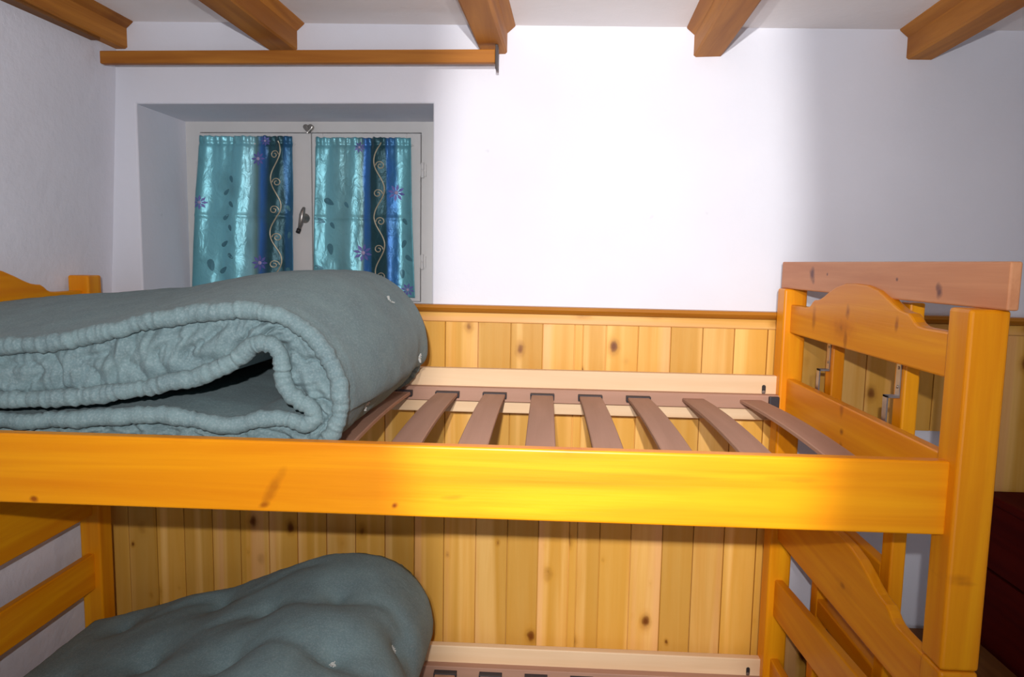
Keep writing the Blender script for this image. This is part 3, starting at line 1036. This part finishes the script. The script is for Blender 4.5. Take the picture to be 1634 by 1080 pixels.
def make_mattress(label, outer, inner, counts, y0, y1, puff, tufts, seed, pipe_r=0.016, creases=()):
    """outer and inner seam of the folded mattress in the XZ plane, swept from y0 to y1"""
    O = seam(outer, counts); I = seam(inner, counts)
    nO, nI = normals2d(O), normals2d(I)        # O runs left to right over the top: normal up / outwards
    n = len(O)
    lo = min(p.z for p in O)
    root = empty('folded_mattress', (sum(p.x for p in O) / n, (y0 + y1) / 2, lo - 0.02), label, 'mattress', 'folded grey-green mattresses')
    S = [0.0]
    for a, b in zip(O, O[1:]): S.append(S[-1] + (b - a).length)
    SI = [0.0]
    for a, b in zip(I, I[1:]): SI.append(SI[-1] + (b - a).length)
    nv, nb = 44, 16
    V = []
    loop = 2 * nv + 2 * nb
    D = y1 - y0
    for i in range(n):
        u = i / (n - 1)
        for k in range(nv):                       # outer cover, front to back
            v = k / (nv - 1)
            e = min(v, 1 - v)
            b = puff(O[i], nO[i], v, u)
            y = y0 + 0.004 + (D - 0.008) * v
            d = 0.0
            for (ts, tv, dep, rad, _t) in tufts:
                rr = ((S[i] - ts) ** 2 + ((v - tv) * D) ** 2) / (rad * rad)
                d += dep * math.exp(-rr) + 0.6 * dep * math.exp(-rr * 9)
            for (cv, c0, c1, dep) in creases:
                wv_ = cv + 0.035 * math.sin((S[i] - c0) * 21.0 + seed)
                d += dep * math.exp(-(((v - wv_) * D) / 0.016) ** 2) * smooth01((S[i] - c0) / 0.05) * smooth01((c1 - S[i]) / 0.05)
            w = 0.0035 * noise.noise(Vector((S[i] * 9, v * 7, seed))) + 0.0015 * noise.noise(Vector((S[i] * 30, v * 22, seed)))
            # seam crease right behind the piping
            cre = 0.006 * math.exp(-((e * D - 0.020) / 0.006) ** 2)
            pk = 0.003 * math.exp(-e * D / 0.05) * noise.noise(Vector((S[i] * 55, seed, 3.0)))
            V.append(Vector((O[i].x, y, O[i].z)) + nO[i] * (b - d + w - cre + pk))
        for back in (1, 0):
            seq = range(nb) if back else range(nb)
            if back:
                for q in range(1, nb + 1):
                    f = q / (nb + 1)
                    p = O[i].lerp(I[i], f)
                    V.append(Vector((p.x, y1 + 0.010 * math.sin(math.pi * f), p.z)))
                for k in range(nv):               # inner cover, back to front
                    v = 1 - k / (nv - 1)
                    b = 0.004 + 0.010 * min(1, min(v, 1 - v) / 0.15)
                    w = 0.003 * noise.noise(Vector((S[i] * 12, v * 9, seed + 9)))
                    V.append(Vector((I[i].x, y0 + 0.004 + (D - 0.008) * v, I[i].z)) - nI[i] * (b + w))
            else:
                for q in range(nb, 0, -1):        # front boxing, puckered
                    f = q / (nb + 1)
                    p = O[i].lerp(I[i], f)
                    sI = S[i] * 0.5 + SI[i] * 0.5
                    kx = sI * 26 + 1.3 * noise.noise(Vector((sI * 14, f * 3, seed)))
                    ridge = abs(math.sin(kx * math.pi / 1.9 + 1.2 * noise.noise(Vector((f * 4, sI * 8, seed + 2)))))
                    pk = 0.021 * (ridge ** 0.45) * math.sin(math.pi * f) ** 0.6 + 0.009 * noise.noise(Vector((sI * 34, f * 5, seed + 5)))
                    pk += 0.005 * noise.noise(Vector((sI * 95, f * 3, seed + 7)))
                    V.append(Vector((p.x, y0 + 0.020 - pk, p.z)))
    Fc = []
    for i in range(n - 1):
        for k in range(loop):
            a = i * loop + k; b = i * loop + (k + 1) % loop
            Fc.append((a, b, b + loop, a + loop))
    Fc.append(tuple(range(loop))[::-1]); Fc.append(tuple(range((n - 1) * loop, n * loop)))
    FELT = felt()
    pyd('cover', V, Fc, FELT, root, smooth=True)
    for path, S_, nn, sg in ((O, S, nO, 1), (I, SI, nI, -1)):
        for yy, sd in ((y0, 0), (y1, 50)):
            pts = []
            for i in range(n):
                w = noise.noise(Vector((S_[i] * 22, seed + sd, 1.0)))
                pts.append(Vector((path[i].x, yy + 0.003 * w, path[i].z)) + nn[i] * sg * (0.002 + 0.0025 * w))
            bm = tube_bm(pts, pipe_r, 12, rad=lambda i, k: 1.0 + 0.22 * noise.noise(Vector((S_[i] * 120, k * 0.22, seed + sd)))
                         + 0.16 * noise.noise(Vector((S_[i] * 16, 0, seed + sd))) - 0.13 * max(0, 1 - abs(math.sin(S_[i] * 41 + 2 * noise.noise(Vector((S_[i] * 9, seed, 0))))) * 7))
            bm_obj('piping', bm, FELT, root, smooth=True)
    # white tuft threads
    TH_ = plain('white_thread', (0.62, 0.64, 0.60), 0.9)
    rnd = random.Random(int(seed * 10))
    for (ts, tv, dep, rad, thread) in tufts:
        if not thread: continue
        i = min(range(n), key=lambda q: abs(S[q] - ts))
        k = int(round(tv * (nv - 1)))
        p = V[i * loop + k]
        bm = bmesh.new()
        for q in range(14):
            a = rnd.random() * 6.28
            tdir = (nO[i] * 0.5 + Vector((math.cos(a) * nO[i].z, math.sin(a), -math.cos(a) * nO[i].x))).normalized()
            ln = 0.006 + 0.009 * rnd.random()
            tube_bm([p - nO[i] * 0.001, p + tdir * ln * 0.6, p + tdir * ln], 0.0016, 5, bm)
        bm_obj('tuft', bm, TH_, root)
    return root, O, S


up_outer = [[(-1.325, 1.362), (-1.150, 1.374), (-0.986, 1.389), (-0.868, 1.402), (-0.705, 1.441), (-0.624, 1.456), (-0.545, 1.465)],
            [(-0.545, 1.465), (-0.483, 1.461), (-0.445, 1.446), (-0.412, 1.419), (-0.386, 1.388), (-0.369, 1.351), (-0.364, 1.314), (-0.369, 1.275), (-0.388, 1.237), (-0.420, 1.213), (-0.455, 1.207)],
            [(-0.455, 1.207), (-0.60, 1.206), (-0.90, 1.206), (-1.325, 1.206)]]
up_inner = [[(-1.325, 1.290), (-1.150, 1.291), (-0.992, 1.296), (-0.873, 1.302), (-0.756, 1.318), (-0.639, 1.344), (-0.575, 1.366)],
            [(-0.575, 1.366), (-0.545, 1.388), (-0.521, 1.405), (-0.498, 1.410), (-0.476, 1.402), (-0.466, 1.379), (-0.464, 1.346), (-0.454, 1.324), (-0.434, 1.306), (-0.416, 1.297), (-0.407, 1.281), (-0.420, 1.265), (-0.443, 1.266), (-0.472, 1.272)],
            [(-0.472, 1.272), (-0.511, 1.271), (-0.557, 1.257), (-0.632, 1.265), (-0.683, 1.271), (-0.760, 1.268), (-0.864, 1.259), (-0.994, 1.252), (-1.325, 1.250)]]


def puff_up(p, nrm, v, u):
    base = 0.014 + 0.030 * smooth01(v / 0.45) if nrm.z > -0.2 else 0.012
    top = 0.022 * smooth01(v / 0.6) * max(0, nrm.z)
    edge = smooth01((1 - v) / 0.10)
    under = smooth01((nrm.z + 0.5) / 0.5)
    top += 0.020 * smooth01((v - 0.35) / 0.4) * max(0, nrm.z) * smooth01((-0.52 - p.x) / 0.25)
    return 0.008 + (base - 0.008 + top) * (0.25 + 0.75 * edge) * under


make_mattress('folded grey-green mattress with wrinkled piped edges on the upper bunk', up_outer, up_inner, (260, 240, 130),
              1.235, 1.985, puff_up,
              [(0.93, 0.62, 0.006, 0.05, True), (1.06, 0.80, 0.006, 0.05, True), (1.115, 0.30, 0.006, 0.05, True),
               (0.60, 0.45, 0.006, 0.07, False), (0.60, 0.8, 0.006, 0.07, False), (0.30, 0.6, 0.006, 0.07, False)],
              1.7)

low_outer = [[(-1.275, 0.455), (-1.12, 0.500), (-0.98, 0.545), (-0.84, 0.585), (-0.70, 0.640), (-0.60, 0.675), (-0.53, 0.685)],
             [(-0.53, 0.685), (-0.46, 0.677), (-0.40, 0.645), (-0.358, 0.595), (-0.340, 0.535), (-0.345, 0.470), (-0.370, 0.410), (-0.415, 0.365), (-0.47, 0.348)],
             [(-0.47, 0.348), (-0.60, 0.347), (-0.90, 0.347), (-1.275, 0.347)]]
low_inner = [[(-1.275, 0.405), (-1.12, 0.415), (-0.98, 0.445), (-0.84, 0.485), (-0.70, 0.535), (-0.62, 0.565), (-0.57, 0.575)],
             [(-0.57, 0.575), (-0.52, 0.575), (-0.485, 0.555), (-0.465, 0.520), (-0.460, 0.480), (-0.475, 0.445), (-0.51, 0.428), (-0.55, 0.422)],
             [(-0.55, 0.422), (-0.70, 0.412), (-0.95, 0.400), (-1.275, 0.396)]]


def puff_low(p, nrm, v, u):
    edge = smooth01((1 - v) / 0.10)
    under = smooth01((nrm.z + 0.5) / 0.5)
    return 0.010 + (0.030 * smooth01(v / 0.3) + 0.012 * max(0, nrm.z)) * (0.3 + 0.7 * edge) * under


make_mattress('folded grey-green mattress with tufted dimples on the lower bunk', low_outer, low_inner, (150, 150, 60),
              1.235, 1.985, puff_low,
              [(0.86, 0.30, 0.034, 0.085, True), (0.98, 0.55, 0.028, 0.07, True), (0.62, 0.30, 0.032, 0.09, False), (0.62, 0.60, 0.028, 0.08, False),
               (0.80, 0.62, 0.028, 0.08, False), (0.36, 0.45, 0.03, 0.08, False), (0.42, 0.80, 0.026, 0.07, False), (0.14, 0.8, 0.02, 0.06, False), (0.14, 0.4, 0.02, 0.06, False)],
              4.2, creases=((0.30, 0.55, 1.05, 0.008), (0.60, 0.45, 1.05, 0.008), (0.82, 0.2, 0.75, 0.007)))

# ------------------------------------------------------------------ beyond the right end: low bench and dark chest
bench = empty('bench', (1.04, 1.75, 0), 'low brown wooden bench in the gap right of the bunk bed', 'bench')
bt_ = wood('bench', 'y')
prof = [(0.81, 1.42), (1.20, 1.42), (1.245, 1.435), (1.275, 1.47), (1.287, 1.52), (1.287, 2.115), (0.81, 2.130)]
prism('seat', prof, 'z', 0.446, 0.478, bt_, bench, bevel=0.004)
for x in (0.835, 1.215):
    for y in (1.47, 2.04):
        box('leg', (x, y, 0.0), (x + 0.045, y + 0.045, 0.447), wood('bench', 'z'), bench, bevel=0.003)
box('apron', (0.85, 1.48, 0.36), (1.245, 1.50, 0.447), wood('bench', 'x'), bench, bevel=0.002)

chest = empty('chest', (1.55, 1.78, 0), 'dark reddish-brown chest partly hidden behind the right front post', 'chest')
dk = wood('dark', 'y')
for z0, z1 in ((0.03, 0.30), (0.302, 0.692), (0.700, 0.890)):
    box('side_board', (1.300, 1.36, z0), (1.322, 2.105, z1), dk, chest, bevel=0.003)
    box('front_board', (1.3225, 1.36, z0), (1.82, 1.382, z1), wood('dark', 'x'), chest, bevel=0.003)
box('back_panel', (1.3225, 2.085, 0.03), (1.82, 2.100, 0.890), wood('dark', 'x'), chest, bevel=0.002)
box('side_panel', (1.8005, 1.383, 0.03), (1.82, 2.0845, 0.890), dk, chest, bevel=0.002)
box('lid', (1.292, 1.348, 0.891), (1.832, 2.108, 0.916), dk, chest, bevel=0.006, seg=3)
for x in (1.32, 1.76):
    for y in (1.38, 2.04):
        box('foot', (x, y, 0.0), (x + 0.04, y + 0.04, 0.03), wood('dark', 'z'), chest, bevel=0.003)
